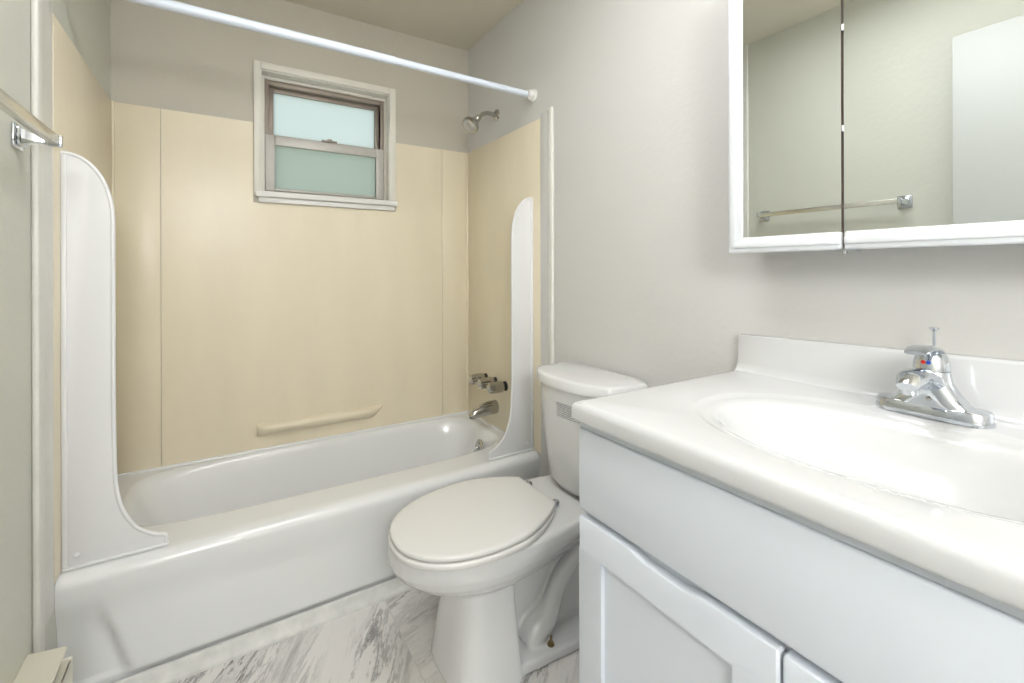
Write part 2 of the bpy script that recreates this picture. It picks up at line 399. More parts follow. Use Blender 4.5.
tube(bm, [(0.008, D-ST-0.003, ZR+0.002), (W-0.008, D-ST-0.003, ZR+0.002)], 0.007, 10)
tube(bm, [(W-ST-0.003, 1.66, ZR+0.002), (W-ST-0.003, D-0.01, ZR+0.002)], 0.007, 10)
tube(bm, [(ST+0.003, 1.66, ZR+0.002), (ST+0.003, D-0.01, ZR+0.002)], 0.007, 10)
link('caulk_bead', bm, 'tub', tub)
# overflow plate on the drain end
ov = Vector((1.4255, 2.0, 0.284)); nrm = Vector((-1, 0, 0.16)).normalized()
bm = NB(); lathe(bm, [(0, 0.036), (0.004, 0.036), (0.008, 0.031), (0.010, 0.012), (0.010, 0.0)], ov, nrm, 36)
opl = link('overflow_plate', bm, 'dull', tub)
bm = NB(); tube(bm, [ov+nrm*0.008, ov+nrm*0.02+Vector((0, 0, -0.004)), ov+nrm*0.030+Vector((0, 0.004, -0.022)), ov+nrm*0.032+Vector((0, 0.005, -0.036))], [0.005, 0.005, 0.005, 0.006], 12)
for dz in (0.02, -0.02): lathe(bm, [(0, 0.004), (0.002, 0.004), (0.003, 0.0)], ov+nrm*0.009+Vector((0, 0, dz)), nrm, 12)
link('trip_lever', bm, 'chrome', opl)
# quarter-round base trim on the floor along the tub
bm = NB()
q = [(0.0, 0.0), (0.030, 0.0), (0.0295, 0.006), (0.027, 0.010), (0.021, 0.014), (0.014, 0.022), (0.010, 0.034), (0.006, 0.042), (0.0, 0.044)]
prism(bm, q, lambda u, v, t: Vector((t, 1.6385-u*1.0+yf(t), v)), 0.014, W-0.016)
tag(link('baseboard_tub', bm, 'oldtrim'), kind='structure')

# ------------------------------------------------------------------ splash guards standing on the rim
GY = 1.672
def guard(sgn, label):
    GY = 1.654 if sgn > 0 else 1.672
    X = (lambda u: 0.0052 + u) if sgn > 0 else (lambda u: W - 0.0055 - u)
    z0 = ZR + 0.001
    pts = [(0, z0), (0.218, z0), (0.218, z0+0.030)]
    fl = [(0.196, 0.399), (0.160, 0.424), (0.137, 0.456), (0.120, 0.497), (0.110, 0.550), (0.106, 0.62)]
    pts += fl
    pts += [(0.104, z) for z in (0.8, 1.0, 1.2)]
    for k in range(0, 11):
        a = k/10*PI/2; pts.append((0.104*math.cos(a)**0.9 if k < 10 else 0.0, 1.285 + 0.175*math.sin(a)))
    root = empty('splash_guard', (X(0.05), GY, z0), label, 'splash guard', 'splash guards on the tub rim')
    bm = NB()
    P = lambda u, v, t: Vector((X(u), t, v))
    prism(bm, pts, P, GY-0.003, GY+0.003, 0.001)
    link('guard_sheet', bm, 'guard', root, smooth=30)
    bm = NB()                                # rolled lip around the free edge, outer and inner line
    path = [P(u, v, GY) for u, v in pts[2:]]
    tube(bm, smooth_path([P(0.218, z0+0.004, GY)] + path, 3), 0.0055, 10, up=Vector((0, 1, 0)))
    link('guard_lip', bm, 'guard', root)
    bm = NB()
    box(bm, min(X(0), X(0.226)), max(X(0), X(0.226)), GY-0.010, GY+0.010, z0, z0+0.008, 0.003)
    box(bm, min(X(0), X(0.012)), max(X(0), X(0.012)), GY-0.009, GY+0.009, z0+0.008, 1.455, 0.003)
    link('guard_foot', bm, 'guard', root)
    bm = NB(); lathe(bm, [(0, 0.007), (0.003, 0.007), (0.006, 0.003), (0.006, 0)], P(0.03, z0+0.035, GY-0.003), (0, -1, 0), 16)
    link('suction_button', bm, 'guard', root)
guard(1, 'white curved-top splash guard on the tub rim against the left wall')
guard(-1, 'white curved-top splash guard on the tub rim beside the tub taps')

# ------------------------------------------------------------------ shower rod
rod = empty('shower_rod', (0.02, 1.665, 1.91), 'long white shower curtain rod spanning the alcove above the tub', 'shower rod')
bm = NB(); tube(bm, [(0.02, 1.665, 1.921), (0.9, 1.665, 1.916)], 0.0150, 24); tube(bm, [(0.89, 1.665, 1.916), (W-0.03, 1.665, 1.91)], 0.0130, 24); link('rod_tube', bm, 'rod', rod)
for x, s, rz in ((0.0, 1, 1.921), (W, -1, 1.91)):
    bm = NB(); lathe(bm, [(0.0, 0.027), (0.010, 0.027), (0.012, 0.023), (0.026, 0.020), (0.036, 0.019), (0.036, 0.0)], (x, 1.665, rz), (s, 0, 0), 28)
    link('rod_end_cap', bm, 'sill', rod)

# ------------------------------------------------------------------ shower head
sh = empty('wall_shower', (W, 1.99, 1.915), 'small round worn-chrome shower head on a bent arm', 'shower')
bm = NB(); lathe(bm, [(0, 0.030), (0.003, 0.030), (0.008, 0.024), (0.012, 0.013), (0.012, 0)], (W, 1.99, 1.915), (-1, 0, 0), 28); link('wall_flange', bm, 'dull', sh)
bm = NB(); tube(bm, smooth_path([(W-0.005, 1.99, 1.915), (W-0.05, 1.985, 1.917), (W-0.085, 1.98, 1.905), (W-0.115, 1.975, 1.878)], 6), 0.0105, 16); link('shower_arm', bm, 'dull', sh)
hd = Vector((W-0.115, 1.975, 1.878)); ha = Vector((-0.60, -0.12, -0.60)).normalized()
bm = NB(); lathe(bm, [(-0.010, 0.015), (0.004, 0.0165), (0.010, 0.0125), (0.018, 0.019), (0.026, 0.017), (0.034, 0.026), (0.050, 0.040), (0.060, 0.043), (0.070, 0.041), (0.072, 0.036), (0.072, 0.0)], hd, ha, 32); sp = link('shower_rose', bm, 'dull', sh)
bm = NB(); lathe(bm, [(0.071, 0.034), (0.076, 0.030), (0.077, 0.0)], hd, ha, 24)
a = ha.orthogonal().normalized(); b = ha.cross(a)
for k in range(10):
    t = 2*PI*k/10; lathe(bm, [(0.070, 0.004), (0.080, 0.003), (0.080, 0)], hd + 0.022*(math.cos(t)*a+math.sin(t)*b), ha, 8)
link('spray_face', bm, 'alu_light', sp)

# ------------------------------------------------------------------ tub taps and spout
def tap(y, z, label):
    r = empty('tub_tap', (W-ST, y, z), label, 'tap', 'tub taps on the side wall')
    ox = W-ST-0.0005
    bm = NB(); lathe(bm, [(0, 0.023), (0.010, 0.021), (0.013, 0.014), (0.013, 0)], (ox, y, z), (-1, 0, 0), 28); link('collar', bm, 'black', r)
    bm = NB(); lathe(bm, [(0.012, 0.018), (0.016, 0.024), (0.022, 0.0270), (0.078, 0.0255), (0.090, 0.022), (0.094, 0.014), (0.095, 0)], (ox, y, z), (-1, 0, 0), 48,
          fac=lambda k, s: 1.0 - 0.13*(0.5+0.5*math.cos(6*2*PI*k/s))); link('knob', bm, 'dull', r)
    bm = NB(); lathe(bm, [(0.093, 0.010), (0.0965, 0.009), (0.097, 0)], (ox, y, z), (-1, 0, 0), 20); link('index_button', bm, 'alu_light', r)
tap(2.097, 0.592, 'round ribbed metal tub tap farthest back on the wall')
tap(2.000, 0.592, 'round ribbed metal tub tap between the two others')
tap(1.905, 0.590, 'round ribbed metal tub tap nearest the white splash guard')
spt = empty('tub_spout', (W-ST, 1.998, 0.47), 'worn chrome tub spout below the three taps', 'spout')
bm = NB(); lathe(bm, [(0, 0.031), (0.006, 0.031), (0.008, 0.027), (0.008, 0)], (W-ST, 1.998, 0.47), (-1, 0, 0), 28)
P = smooth_path([(W-ST-0.004, 1.998, 0.468), (W-0.05, 1.998, 0.466), (W-0.095, 1.998, 0.458), (W-0.126, 1.998, 0.449), (W-0.138, 1.998, 0.434)], 6)
tube(bm, P, [0.034, 0.032, 0.027, 0.023, 0.018], 28); link('spout_body', bm, 'dull', spt)
bm = NB(); lathe(bm, [(0, 0.0125), (0.003, 0.0115), (0.003, 0)], (W-0.139, 1.998, 0.434), (-0.3, 0, -0.95), 20); link('aerator', bm, 'black', spt)

# ------------------------------------------------------------------ towel bar on the left wall
tb = empty('towel_bar', (0.0, 1.1, 1.42), 'satin square towel bar on chrome posts on the left wall', 'towel bar')
TBY0, TBY1, TBZ, TBX = 0.775, 1.358, 1.428, 0.060
bm = NB(); box(bm, TBX-0.009, TBX+0.009, TBY0, TBY1, TBZ-0.010, TBZ+0.010, 0.0015); link('bar', bm, 'bar', tb)
for y in (TBY0-0.004, TBY1+0.003):
    bm = NB()
    box(bm, 0.0005, 0.006, y-0.026, y+0.026, TBZ-0.026, TBZ+0.026, 0.0025); box(bm, 0.006, 0.012, y-0.019, y+0.019, TBZ-0.019, TBZ+0.019, 0.003)
    a = [Vector((0.011, y+dy*0.014, TBZ+dz*0.016)) for dy, dz in ((-1, -1), (1, -1), (1, 1), (-1, 1))]
    b = [Vector((0.030, y+dy*0.005, TBZ+dz*0.009)) for dy, dz in ((-1, -1), (1, -1), (1, 1), (-1, 1))]
    c = [Vector((0.0715, y+dy*0.004, TBZ+dz*0.012)) for dy, dz in ((-1, -1), (1, -1), (1, 1), (-1, 1))]
    loft(bm, [a, b, c]); box(bm, 0.050, 0.0720, y-0.005, y+0.005, TBZ-0.0125, TBZ+0.0125, 0.001)
    link('post', bm, 'chrome', tb, smooth=30)

# ------------------------------------------------------------------ baseboard heater
ht = empty('baseboard_heater', (0.0, 0.9, 0), 'cream metal baseboard heater cover low on the left wall, end open', 'heater')
HY0, HY1 = 0.72, 1.42
bm = NB()
for_top = [(0.0005, 0.309), (0.074, 0.331), (0.076, 0.327), (0.003, 0.304)]
a = [Vector((x, HY0, z)) for x, z in for_top]; b = [Vector((x, HY1-(0.05 if x > 0.05 else 0), z)) for x, z in for_top]
loft(bm, [a, b]); box(bm, 0.0005, 0.004, HY0, HY1, 0.0, 0.305); link('back_cover', bm, 'cream', ht, smooth=20)
bm = NB(); box(bm, 0.074, 0.078, HY0, HY1-0.03, 0.03, 0.285, 0.001); box(bm, 0.062, 0.078, HY0, HY1-0.03, 0.281, 0.285, 0.001); link('front_cover', bm, 'cream', ht)
bm = NB(); box(bm, 0.006, 0.078, HY1-0.028, HY1-0.018, 0.0, 0.286, 0.002); link('end_cap', bm, 'cream', ht)
bm = NB()
for k in range(58): box(bm, 0.012, 0.06, HY0+0.01+k*0.0114, HY0+0.0115+k*0.0114, 0.13, 0.215)
tube(bm, [(0.036, HY0, 0.17), (0.036, HY1-0.03, 0.17)], 0.011, 12); box(bm, 0.004, 0.060, HY0, HY1-0.03, 0.0, 0.05)
link('fin_tube', bm, 'dark', ht, smooth=0)

# ------------------------------------------------------------------ toilet (faces the left wall, tank on the right wall)
TYC = 1.235
def plan(xf, xm, xb, hw, hwb, z, cy=TYC, e=2.0, n=20, rc=0.03, ebk=2.4):
    """outline: half super-ellipse nose from xf to xm, then sides blending to half-width hwb at xb"""
    out = []
    for k in range(n+1):                     # nose, from -y side round the front to +y
        a = -PI/2 + PI*k/n; c, s = math.cos(a), math.sin(a)
        r = (abs(c)**e + abs(s)**e)**(-1/e)
        out.append((xm - (xm-xf)*r*c, cy + hw*r*s))
    right = []
    m = 10
    for k in range(1, m):
        t = k/m; w_ = hwb + (hw-hwb)*(1-t**1.7)**1.0 if hw >= hwb else hw + (hwb-hw)*t
        right.append((xm + (xb-rc-xm)*t, w_))
    for k in range(0, 5):
        a = k/4*PI/2; right.append((xb-rc + rc*math.sin(a), hwb - rc*(1-math.cos(a))))
    up = [(x, cy+w_) for x, w_ in right]; dn = [(x, cy-w_) for x, w_ in reversed(right)]
    return [Vector((x, y, z)) for x, y in out + up + dn]
toi = empty('toilet', (1.14, TYC, 0), 'white elongated toilet with closed lid between the tub and the vanity', 'toilet')
bm = NB()
loops = [plan(0.757, 1.03, 1.47, 0.180, 0.125, 0.394), plan(0.750, 1.03, 1.475, 0.187, 0.130, 0.388), plan(0.745, 1.03, 1.475, 0.190, 0.130, 0.362),
         plan(0.748, 1.03, 1.47, 0.188, 0.110, 0.342), plan(0.765, 1.03, 1.45, 0.178, 0.086, 0.316), plan(0.796, 1.03, 1.42, 0.160, 0.070, 0.290),
         plan(0.836, 1.03, 1.38, 0.138, 0.068, 0.268), plan(0.885, 1.03, 1.34, 0.113, 0.05, 0.248), plan(0.94, 1.03, 1.30, 0.085, 0.04, 0.225)]
loft(bm, loops)
# column below the bowl
def colloop(xf, xb, hw, z, e=3.6):
    out = []
    for k in range(48):
        t = 2*PI*k/48; c, s = math.cos(t), math.sin(t); ee = e if c < 0 else 9
        r = (abs(c)**ee + abs(s)**ee)**(-1/ee); xc = (xf+xb)/2+0.02
        out.append(Vector((xc + ((xb-xc) if c > 0 else (xc-xf))*r*c, TYC-0.020 + hw*r*s, z)))
    return out
loft(bm, [colloop(0.930, 1.070, 0.104, 0.280), colloop(0.920, 1.072, 0.108, 0.240), colloop(0.908, 1.075, 0.117, 0.17), colloop(0.896, 1.078, 0.130, 0.09), colloop(0.888, 1.082, 0.138, 0.03), colloop(0.884, 1.084, 0.144, 0.001)])
# web, foot flange
loft(bm, [[Vector((x, TYC+s*w_, z)) for x, s in ((1.04, -1), (1.46, -1), (1.46, 1), (1.04, 1))] for z, w_ in ((0.005, 0.066), (0.10, 0.054), (0.25, 0.054), (0.36, 0.07))])
fl = [(1.04, -0.146), (1.30, -0.160), (1.42, -0.135), (1.46, -0.09), (1.46, 0.09), (1.42, 0.135), (1.30, 0.160), (1.04, 0.146)]
prism(bm, fl, lambda u, v, t: Vector((u, TYC+v, t)), 0.001, 0.034)
# trapway bulges on both sides
for s in (-1, 1):
    yy = TYC + s*0.078
    P = smooth_path([(1.45, yy, 0.285), (1.38, yy, 0.262), (1.331, yy, 0.235), (1.298, yy, 0.212), (1.262, yy, 0.178), (1.240, yy, 0.142), (1.226, yy, 0.110), (1.200, yy, 0.078), (1.165, yy, 0.056), (1.150, yy, 0.030)], 6)
    tube(bm, P, [0.030, 0.029, 0.028, 0.027, 0.027, 0.028, 0.033, 0.041, 0.043, 0.042], 20)
bowl = link('bowl', bm, 'china', toi, smooth=0)
rm = bowl.modifiers.new('remesh', 'REMESH'); rm.mode = 'VOXEL'; rm.voxel_size = 0.0045; rm.use_smooth_shade = True
sm = bowl.modifiers.new('smooth', 'SMOOTH'); sm.factor = 0.6; sm.iterations = 7
# seat ring and lid
def seat_outline(z, off=0.0):
    def cyl(x): return 1.232 + (x-1.0)*0.075
    pts = []
    xf, xm, xb, hw, hb = 0.748-off, 1.025, 1.240, 0.194+off, 0.103
    for k in range(25):
        a = -PI/2 + PI*k/24; c, s = math.cos(a), math.sin(a); e = 2.22
        r = (abs(c)**e + abs(s)**e)**(-1/e); x = xm - (xm-xf)*r*c
        pts.append((x, cyl(x) + hw*r*s))
    def side(t): return hw + (hb-hw)*(t**1.9)
    for k in range(1, 11): x = xm+(xb-xm)*k/10; pts.append((x, cyl(x)+side(k/10)))
    for k in range(10, 0, -1): x = xm+(xb-xm)*k/10; pts.append((x, cyl(x)-side(k/10)))
    return pts
def seatprism(name, off, z0, z1, bev, dome=0):
    bm = NB(); o = seat_outline(0, off); cxx = sum(p[0] for p in o)/len(o); cyy = sum(p[1] for p in o)/len(o)
    def sc(f, z): return [Vector((cxx+(x-cxx)*f, cyy+(y-cyy)*f, z)) for x, y in o]
    loft(bm, [sc(0.975, z0), sc(0.995, z0+bev*0.4), sc(1.0, z0+bev), sc(1.0, z1-bev), sc(0.995, z1-bev*0.35), sc(0.978, z1), sc(0.93, z1+dome*0.3), sc(0.7, z1+dome*0.75), sc(0.3, z1+dome), sc(0.02, z1+dome)])
    return link(name, bm, 'seat', toi, smooth=50)
seatprism('seat', 0.004, 0.3955, 0.4125, 0.005)
seatprism('seat_lid', 0.0, 0.4150, 0.4300, 0.005, 0.003)
for y in (1.178, 1.330):
    bm = NB(); lathe(bm, [(0, 0.013), (0.012, 0.013), (0.018, 0.010), (0.020, 0.0)], (1.262, y, 0.396), (0, 0, 1), 20)
    tube(bm, [(1.246, y-0.012, 0.407), (1.246, y+0.012, 0.407)], 0.007, 12)
    link('seat_hinge', bm, 'chrome', toi)
for s in (-1, 1):                            # floor bolts
    bm = NB(); o = (1.190, TYC+s*0.128, 0.033)
    lathe(bm, [(0, 0.0115), (0.003, 0.0105), (0.004, 0.004), (0.026, 0.004), (0.027, 0)], o, (0.05, 0, 1), 16)
    lathe(bm, [(0.004, 0.008), (0.010, 0.008), (0.010, 0.004)], o, (0.05, 0, 1), 6)
    link('floor_bolt', bm, 'brass', toi)
# tank
def tankloop(z, hw, xf, bow=0.050, rc=0.035, xb=W-0.012):
    yc = TYC-0.010; out = []
    n = 16
    for k in range(n+1):                     # bowed front from -y to +y
        t = -1 + 2*k/n; x = xf + bow*abs(t)**2.6
        out.append(Vector((x, yc + t*(hw-0.030), z)))
    r = rc
    out += [Vector((xf+bow+0.012, yc+hw-0.016, z)), Vector((xf+bow+0.045, yc+hw-0.006, z)), Vector((xb-0.03, yc+hw+0.004, z)), Vector((xb-0.006, yc+hw, z)), Vector((xb, yc+hw-0.012, z))]
    out += [Vector((xb, yc-hw+0.012, z)), Vector((xb-0.006, yc-hw, z)), Vector((xb-0.03, yc-hw-0.004, z)), Vector((xf+bow+0.045, yc-hw+0.006, z)), Vector((xf+bow+0.012, yc-hw+0.016, z))]
    return out
bm = NB()
loft(bm, [tankloop(0.404, 0.15, 1.350), tankloop(0.410, 0.168, 1.340), tankloop(0.425, 0.176, 1.333), tankloop(0.50, 0.185, 1.326), tankloop(0.62, 0.197, 1.318), tankloop(0.752, 0.206, 1.312)])
tank = link('tank', bm, 'china', toi, smooth=45)
bm = NB()
TZ = 0.752
loft(bm, [tankloop(TZ, 0.206, 1.306), tankloop(TZ+0.003, 0.210, 1.300), tankloop(TZ+0.030, 0.211, 1.299), tankloop(TZ+0.036, 0.207, 1.303), tankloop(TZ+0.038, 0.200, 1.318), tankloop(TZ+0.042, 0.16, 1.36, bow=0.03)])
link('tank_lid', bm, 'china', toi, smooth=50)
bm = NB()                                    # printed lines on the tank front
for r_ in range(8):
    z = 0.705 - r_*0.0062; yy = 1.237
    while yy > 1.122:
        ln = random.uniform(0.012, 0.03); y1 = max(yy-ln, 1.118)
        def xf_(y, z): 
            hw = 0.197+(z-0.62)*0.07; t = (y-(TYC-0.010))/(hw-0.030); return 1.318-(z-0.62)*0.045 + 0.050*abs(t)**2.6 - 0.001
        bm2 = [(xf_(yy, z)-0.0006, yy, z), (xf_(y1, z)-0.0006, y1, z)]
        vs = [bm.verts.new((bm2[0][0], yy, z-0.0009)), bm.verts.new((bm2[1][0], y1, z-0.0009)), bm.verts.new((bm2[1][0], y1, z+0.0009)), bm.verts.new((bm2[0][0], yy, z+0.0009))]
        bm.faces.new(vs); yy = y1-0.003
tag(link('printed_label', bm, 'print', tank, smooth=0), 'small block of grey printed lines')
# flush lever on the far part of the tank front is on the near side, hidden behind the vanity corner in the photo
bm = NB(); lathe(bm, [(0, 0.014), (0.006, 0.013), (0.008, 0.008), (0.018, 0.007), (0.018, 0)], (1.335, 1.085, 0.70), (-1, 0, 0), 20)
tube(bm, [(1.319, 1.085, 0.70), (1.315, 1.11, 0.695), (1.312, 1.145, 0.69)], [0.006, 0.006, 0.005], 10)
link('flush_lever', bm, 'chrome', tank)

# ------------------------------------------------------------------ vanity cabinet
VY0, VY1 = -0.098, 0.706
VXF, VXB = 0.986, W-0.002
van = empty('vanity_cabinet', (1.25, 0.3, 0), 'white shaker vanity cabinet with false drawer front and two doors', 'cabinet')
bm = NB()
box(bm, VXF+0.018, VXB, VY0, VY0+0.016, 0.0, 0.8510); box(bm, VXF+0.018, VXB, VY1-0.016, VY1, 0.0, 0.8510)
box(bm, VXF+0.018, VXB, VY0+0.016, VY1-0.016, 0.10, 0.116); box(bm, VXB-0.008, VXB, VY0+0.016, VY1-0.016, 0.116, 0.8510)
box(bm, 1.05, 1.066, VY0+0.016, VY1-0.016, 0.0, 0.10)
link('carcass', bm, 'vanity', van, smooth=0)
bm = NB()
box(bm, VXF, VXF+0.018, VY0, VY0+0.04, 0.10, 0.8510); box(bm, VXF, VXF+0.018, VY1-0.04, VY1, 0.10, 0.8510)
box(bm, VXF, VXF+0.018, VY0+0.04, VY1-0.04, 0.80, 0.8510); box(bm, 0.9695, VXF, VY0+0.003, VY1+0.004, 0.8362, 0.8513); box(bm, VXF, VXF+0.018, VY0+0.04, VY1-0.04, 0.645, 0.69); box(bm, VXF, VXF+0.018, VY0+0.04, VY1-0.04, 0.10, 0.14)
link('face_frame', bm, 'vanity', van, smooth=0)
VF = 0.9655
bm = NB(); box(bm, VF, VXF-0.0005, VY0+0.002, VY1+0.006, 0.6745, 0.8350, 0.0050, 3); link('drawer_front', bm, 'vanity', van, smooth=50)
def vdoor(y0, y1, ln, rn):
    """shaker door with a finger notch between ln and rn in the top edge"""
    z0, z1 = 0.108, 0.6615; st = 0.064
    root = None
    bm = NB()
    # top rail with notch
    prof = []
    N = 40
    zt = lambda y: z1 - (0.008*sstep((y-ln)/0.045)*sstep((rn-y)/0.045) if ln < y < rn else 0)
    ys = sorted(set([y0+0.0035, y1-0.0035] + [y0+(y1-y0)*k/N for k in range(1, N)] + [ln+0.0045*k for k in range(11)] + [rn-0.0045*k for k in range(11)]))
    loops = []
    ys = [y0] + ys + [y1]
    for y in ys:
        t = zt(y) - (0.003 if y in (y0, y1) else 0); q = 0.003 if y in (y0, y1) else 0
        loops.append([Vector((VF+q, y, z1-st)), Vector((VF+q, y, t-0.004)), Vector((VF+q+0.0012, y, t-0.0012)), Vector((VF+q+0.004, y, t)), Vector((VXF-0.001, y, t)), Vector((VXF-0.001, y, z1-st))])
    loft(bm, loops)
    P = lambda u, v, t: Vector((u, v, t))
    prism(bm, [(VF, y0+st), (VF, y0+0.003), (VF+0.0009, y0+0.0009), (VF+0.003, y0), (VXF-0.001, y0), (VXF-0.001, y0+st)], P, z0, z1-st)
    prism(bm, [(VF, y1-st), (VF, y1-0.003), (VF+0.0009, y1-0.0009), (VF+0.003, y1), (VXF-0.001, y1), (VXF-0.001, y1-st)], P, z0, z1-st)
    box(bm, VF, VXF-0.001, y0+st, y1-st, z0, z0+st)
    d = link('door', bm, 'vanity', van, smooth=40)
    bm = NB()
    box(bm, VF+0.009, VXF-0.002, y0+st-0.002, y1-st+0.002, z0+st-0.002, z1-st+0.002)
    link('recessed_panel', bm, 'vanity', d, smooth=0)
vdoor(0.3205, VY1+0.006, 0.43, 0.585)
vdoor(VY0+0.002, 0.3165, 0.05, 0.205)

# ------------------------------------------------------------------ countertop with basin
ct = empty('countertop', (1.25, 0.3, 0.849), 'white moulded vanity countertop with oval integral basin and backsplash', 'countertop')
CX0, CX1, CY0, CY1, CZ0, CZ1 = 0.9515, W-0.0005, -0.106, 0.715, 0.8515, 0.889
bx_, by_, bxa, bya = 1.215, 0.302, 0.197, 0.290
bm = NB(); n = 128
def el(ax, ay, z, cxo=0, e=2.15): 
    return [Vector((v.x, v.y, z)) for v in superloop(bx_+cxo, by_, ax, ay, z, n, e)]
def rl2(ins, z):
    r = rectloop(CX0+ins, CX1, CY0+ins, CY1-ins, z, bx_, by_, n, bxa, bya)
    for cxx, cyy in ((CX0+ins, CY0+ins), (CX0+ins, CY1-ins), (CX1, CY0+ins), (CX1, CY1-ins)):
        i = min(range(n), key=lambda k: (r[k].x-cxx)**2+(r[k].y-cyy)**2); r[i] = Vector((cxx, cyy, z))
    return r
loops = [rl2(0.004, CZ0), rl2(0.001, CZ0+0.002), rl2(0.0, CZ0+0.006), rl2(0.0, CZ1-0.014), rl2(0.0012, CZ1-0.008), rl2(0.0045, CZ1-0.0035), rl2(0.009, CZ1-0.0008), rl2(0.014, CZ1)]
loops += [el(bxa, bya, CZ1), el(bxa-0.004, bya-0.005, CZ1-0.0012), el(bxa-0.011, bya-0.012, CZ1-0.0045), el(bxa-0.018, bya-0.022, CZ1-0.006),
          el(bxa-0.028, bya-0.038, CZ1-0.008), el(bxa-0.036, bya-0.048, CZ1-0.014), el(bxa-0.046, bya-0.062, CZ1-0.030),
          el(bxa-0.062, bya-0.085, CZ1-0.060), el(bxa-0.088, bya-0.125, CZ1-0.095), el(bxa-0.120, bya-0.175, CZ1-0.118), el(0.03, 0.035, CZ1-0.128, 0.01), el(0.022, 0.022, CZ1-0.133, 0.01)]
loft(bm, loops, cap0=False, cap1=True)
link('counter_slab', bm, 'marble', ct, smooth=50)
bm = NB()                                    # backsplash, top edge drifting up towards the doorway
zb = lambda y: 0.9805 + (0.695-y)*0.024
for ys_ in (0,):
    Y = [0.709, 0.706, 0.6, 0.45, 0.3, 0.15, 0.0, -0.106]
    loops = []
    for y in Y:
        h = zb(y) - (0.004 if y == 0.709 else 0); i = 0.003 if y == 0.709 else 0
        cove = [Vector((1.484+i*0, y, CZ1-0.001)), Vector((1.4885, y, CZ1+0.0015)), Vector((1.4935, y, CZ1+0.008)), Vector((1.4965+i, y, CZ1+0.02)), Vector((1.4985+i, y, h-0.006)), Vector((1.5005+i, y, h-0.0015)), Vector((1.504+i, y, h)), Vector((CX1, y, h)), Vector((CX1, y, CZ1-0.001))]
        loops.append(cove)
    loft(bm, loops)
link('backsplash', bm, 'marble', ct, smooth=60)
bm = NB(); lathe(bm, [(0, 0.021), (0.003, 0.021), (0.004, 0.016), (0.002, 0.014), (0.002, 0.0)], (bx_+0.01, by_, CZ1-0.1335), (0, 0, 1), 24)
link('drain', bm, 'chrome', ct)

# ------------------------------------------------------------------ basin faucet
FX, FY, FZ = 1.432, 0.303, CZ1+0.0003
fa = empty('basin_faucet', (FX, FY, FZ), 'chrome single-lever basin faucet with lift rod on the white countertop', 'faucet')
bm = NB()
def cap(hl, hw, z, n=48):
    out = []
    for k in range(n):
        t = 2*PI*k/n; c, s = math.cos(t), math.sin(t); y = (hl-hw)*(1 if s > 0 else -1)*(min(1, abs(s)*6)) + hw*s
        out.append(Vector((FX + hw*c, FY + y, FZ + z)))
    return out
loft(bm, [cap(0.081, 0.030, 0), cap(0.081, 0.030, 0.004), cap(0.0785, 0.028, 0.019), cap(0.0765, 0.0262, 0.0215), cap(0.070, 0.020, 0.0225)])
base = link('base_plate', bm, 'chrome', fa, smooth=35)
bm = NB()                                    # body: broad skirt rising to the waist
def bl(hx, hy, z, xo=0.0, e=2.6): return [Vector((v.x, v.y, FZ+z)) for v in superloop(FX+xo, FY, hx, hy, 0, 40, e)]
loft(bm, [bl(0.0275, 0.066, 0.006, e=4), bl(0.0275, 0.058, 0.020, e=4), bl(0.0272, 0.046, 0.032, e=3.4), bl(0.027, 0.036, 0.046, e=3), bl(0.0265, 0.029, 0.060), bl(0.026, 0.0265, 0.074, e=2.2), bl(0.0255, 0.0255, 0.080, e=2)])
link('faucet_body', bm, 'chrome', fa, smooth=40)
bm = NB()                                    # spout reaching over the basin
P = smooth_path([(FX+0.004, FY, FZ+0.048), (FX-0.028, FY, FZ+0.066), (FX-0.060, FY, FZ+0.077), (FX-0.088, FY, FZ+0.076), (FX-0.110, FY, FZ+0.064)], 6)
tube(bm, P, [0.027, 0.023, 0.0205, 0.0215, 0.014], 24, sx=1.0, sy=0.66)
lathe(bm, [(0, 0.0115), (0.014, 0.0115), (0.014, 0)], (FX-0.096, FY, FZ+0.064), (0, 0, -1), 24)
link('spout', bm, 'chrome', fa, smooth=50)
bm = NB()                                    # lever hub and lever
lathe(bm, [(0.0795, 0.024), (0.081, 0.0262), (0.094, 0.0252), (0.106, 0.022), (0.116, 0.015), (0.120, 0.0)], (FX, FY, FZ), (0.0, 0, 1), 32)
P = smooth_path([(FX+0.012, FY, FZ+0.106), (FX-0.012, FY, FZ+0.118), (FX-0.045, FY, FZ+0.122), (FX-0.078, FY, FZ+0.117)], 6)
tube(bm, P, [0.018, 0.021, 0.020, 0.014], 20, sx=1.0, sy=0.26)
lev = link('lever', bm, 'chrome', fa, smooth=50)
for c_, dy in (('red', 0.0035), ('blue', -0.0035)):
    bm = NB(); lathe(bm, [(0, 0.0035), (0.002, 0.0032), (0.0025, 0)], (FX-0.0245, FY+dy, FZ+0.096), (-1, 0, 0), 14)
    tag(link('temperature_dot', bm, c_, lev), c_ + ' temperature dot')
bm = NB(); lathe(bm, [(0, 0.004), (0.0015, 0.004), (0.0025, 0)], (FX-0.0272, FY-0.004, FZ+0.034), (-1, 0, 0.1), 14); link('set_screw', bm, 'dull', fa)
bm = NB(); lathe(bm, [(0.0, 0.0026), (0.144, 0.0026), (0.146, 0.004), (0.150, 0.0072), (0.152, 0.0072), (0.153, 0.003), (0.153, 0)], (FX+0.036, FY+0.006, FZ-0.0), (0, 0, 1), 16); link('lift_rod', bm, 'chrome', fa)

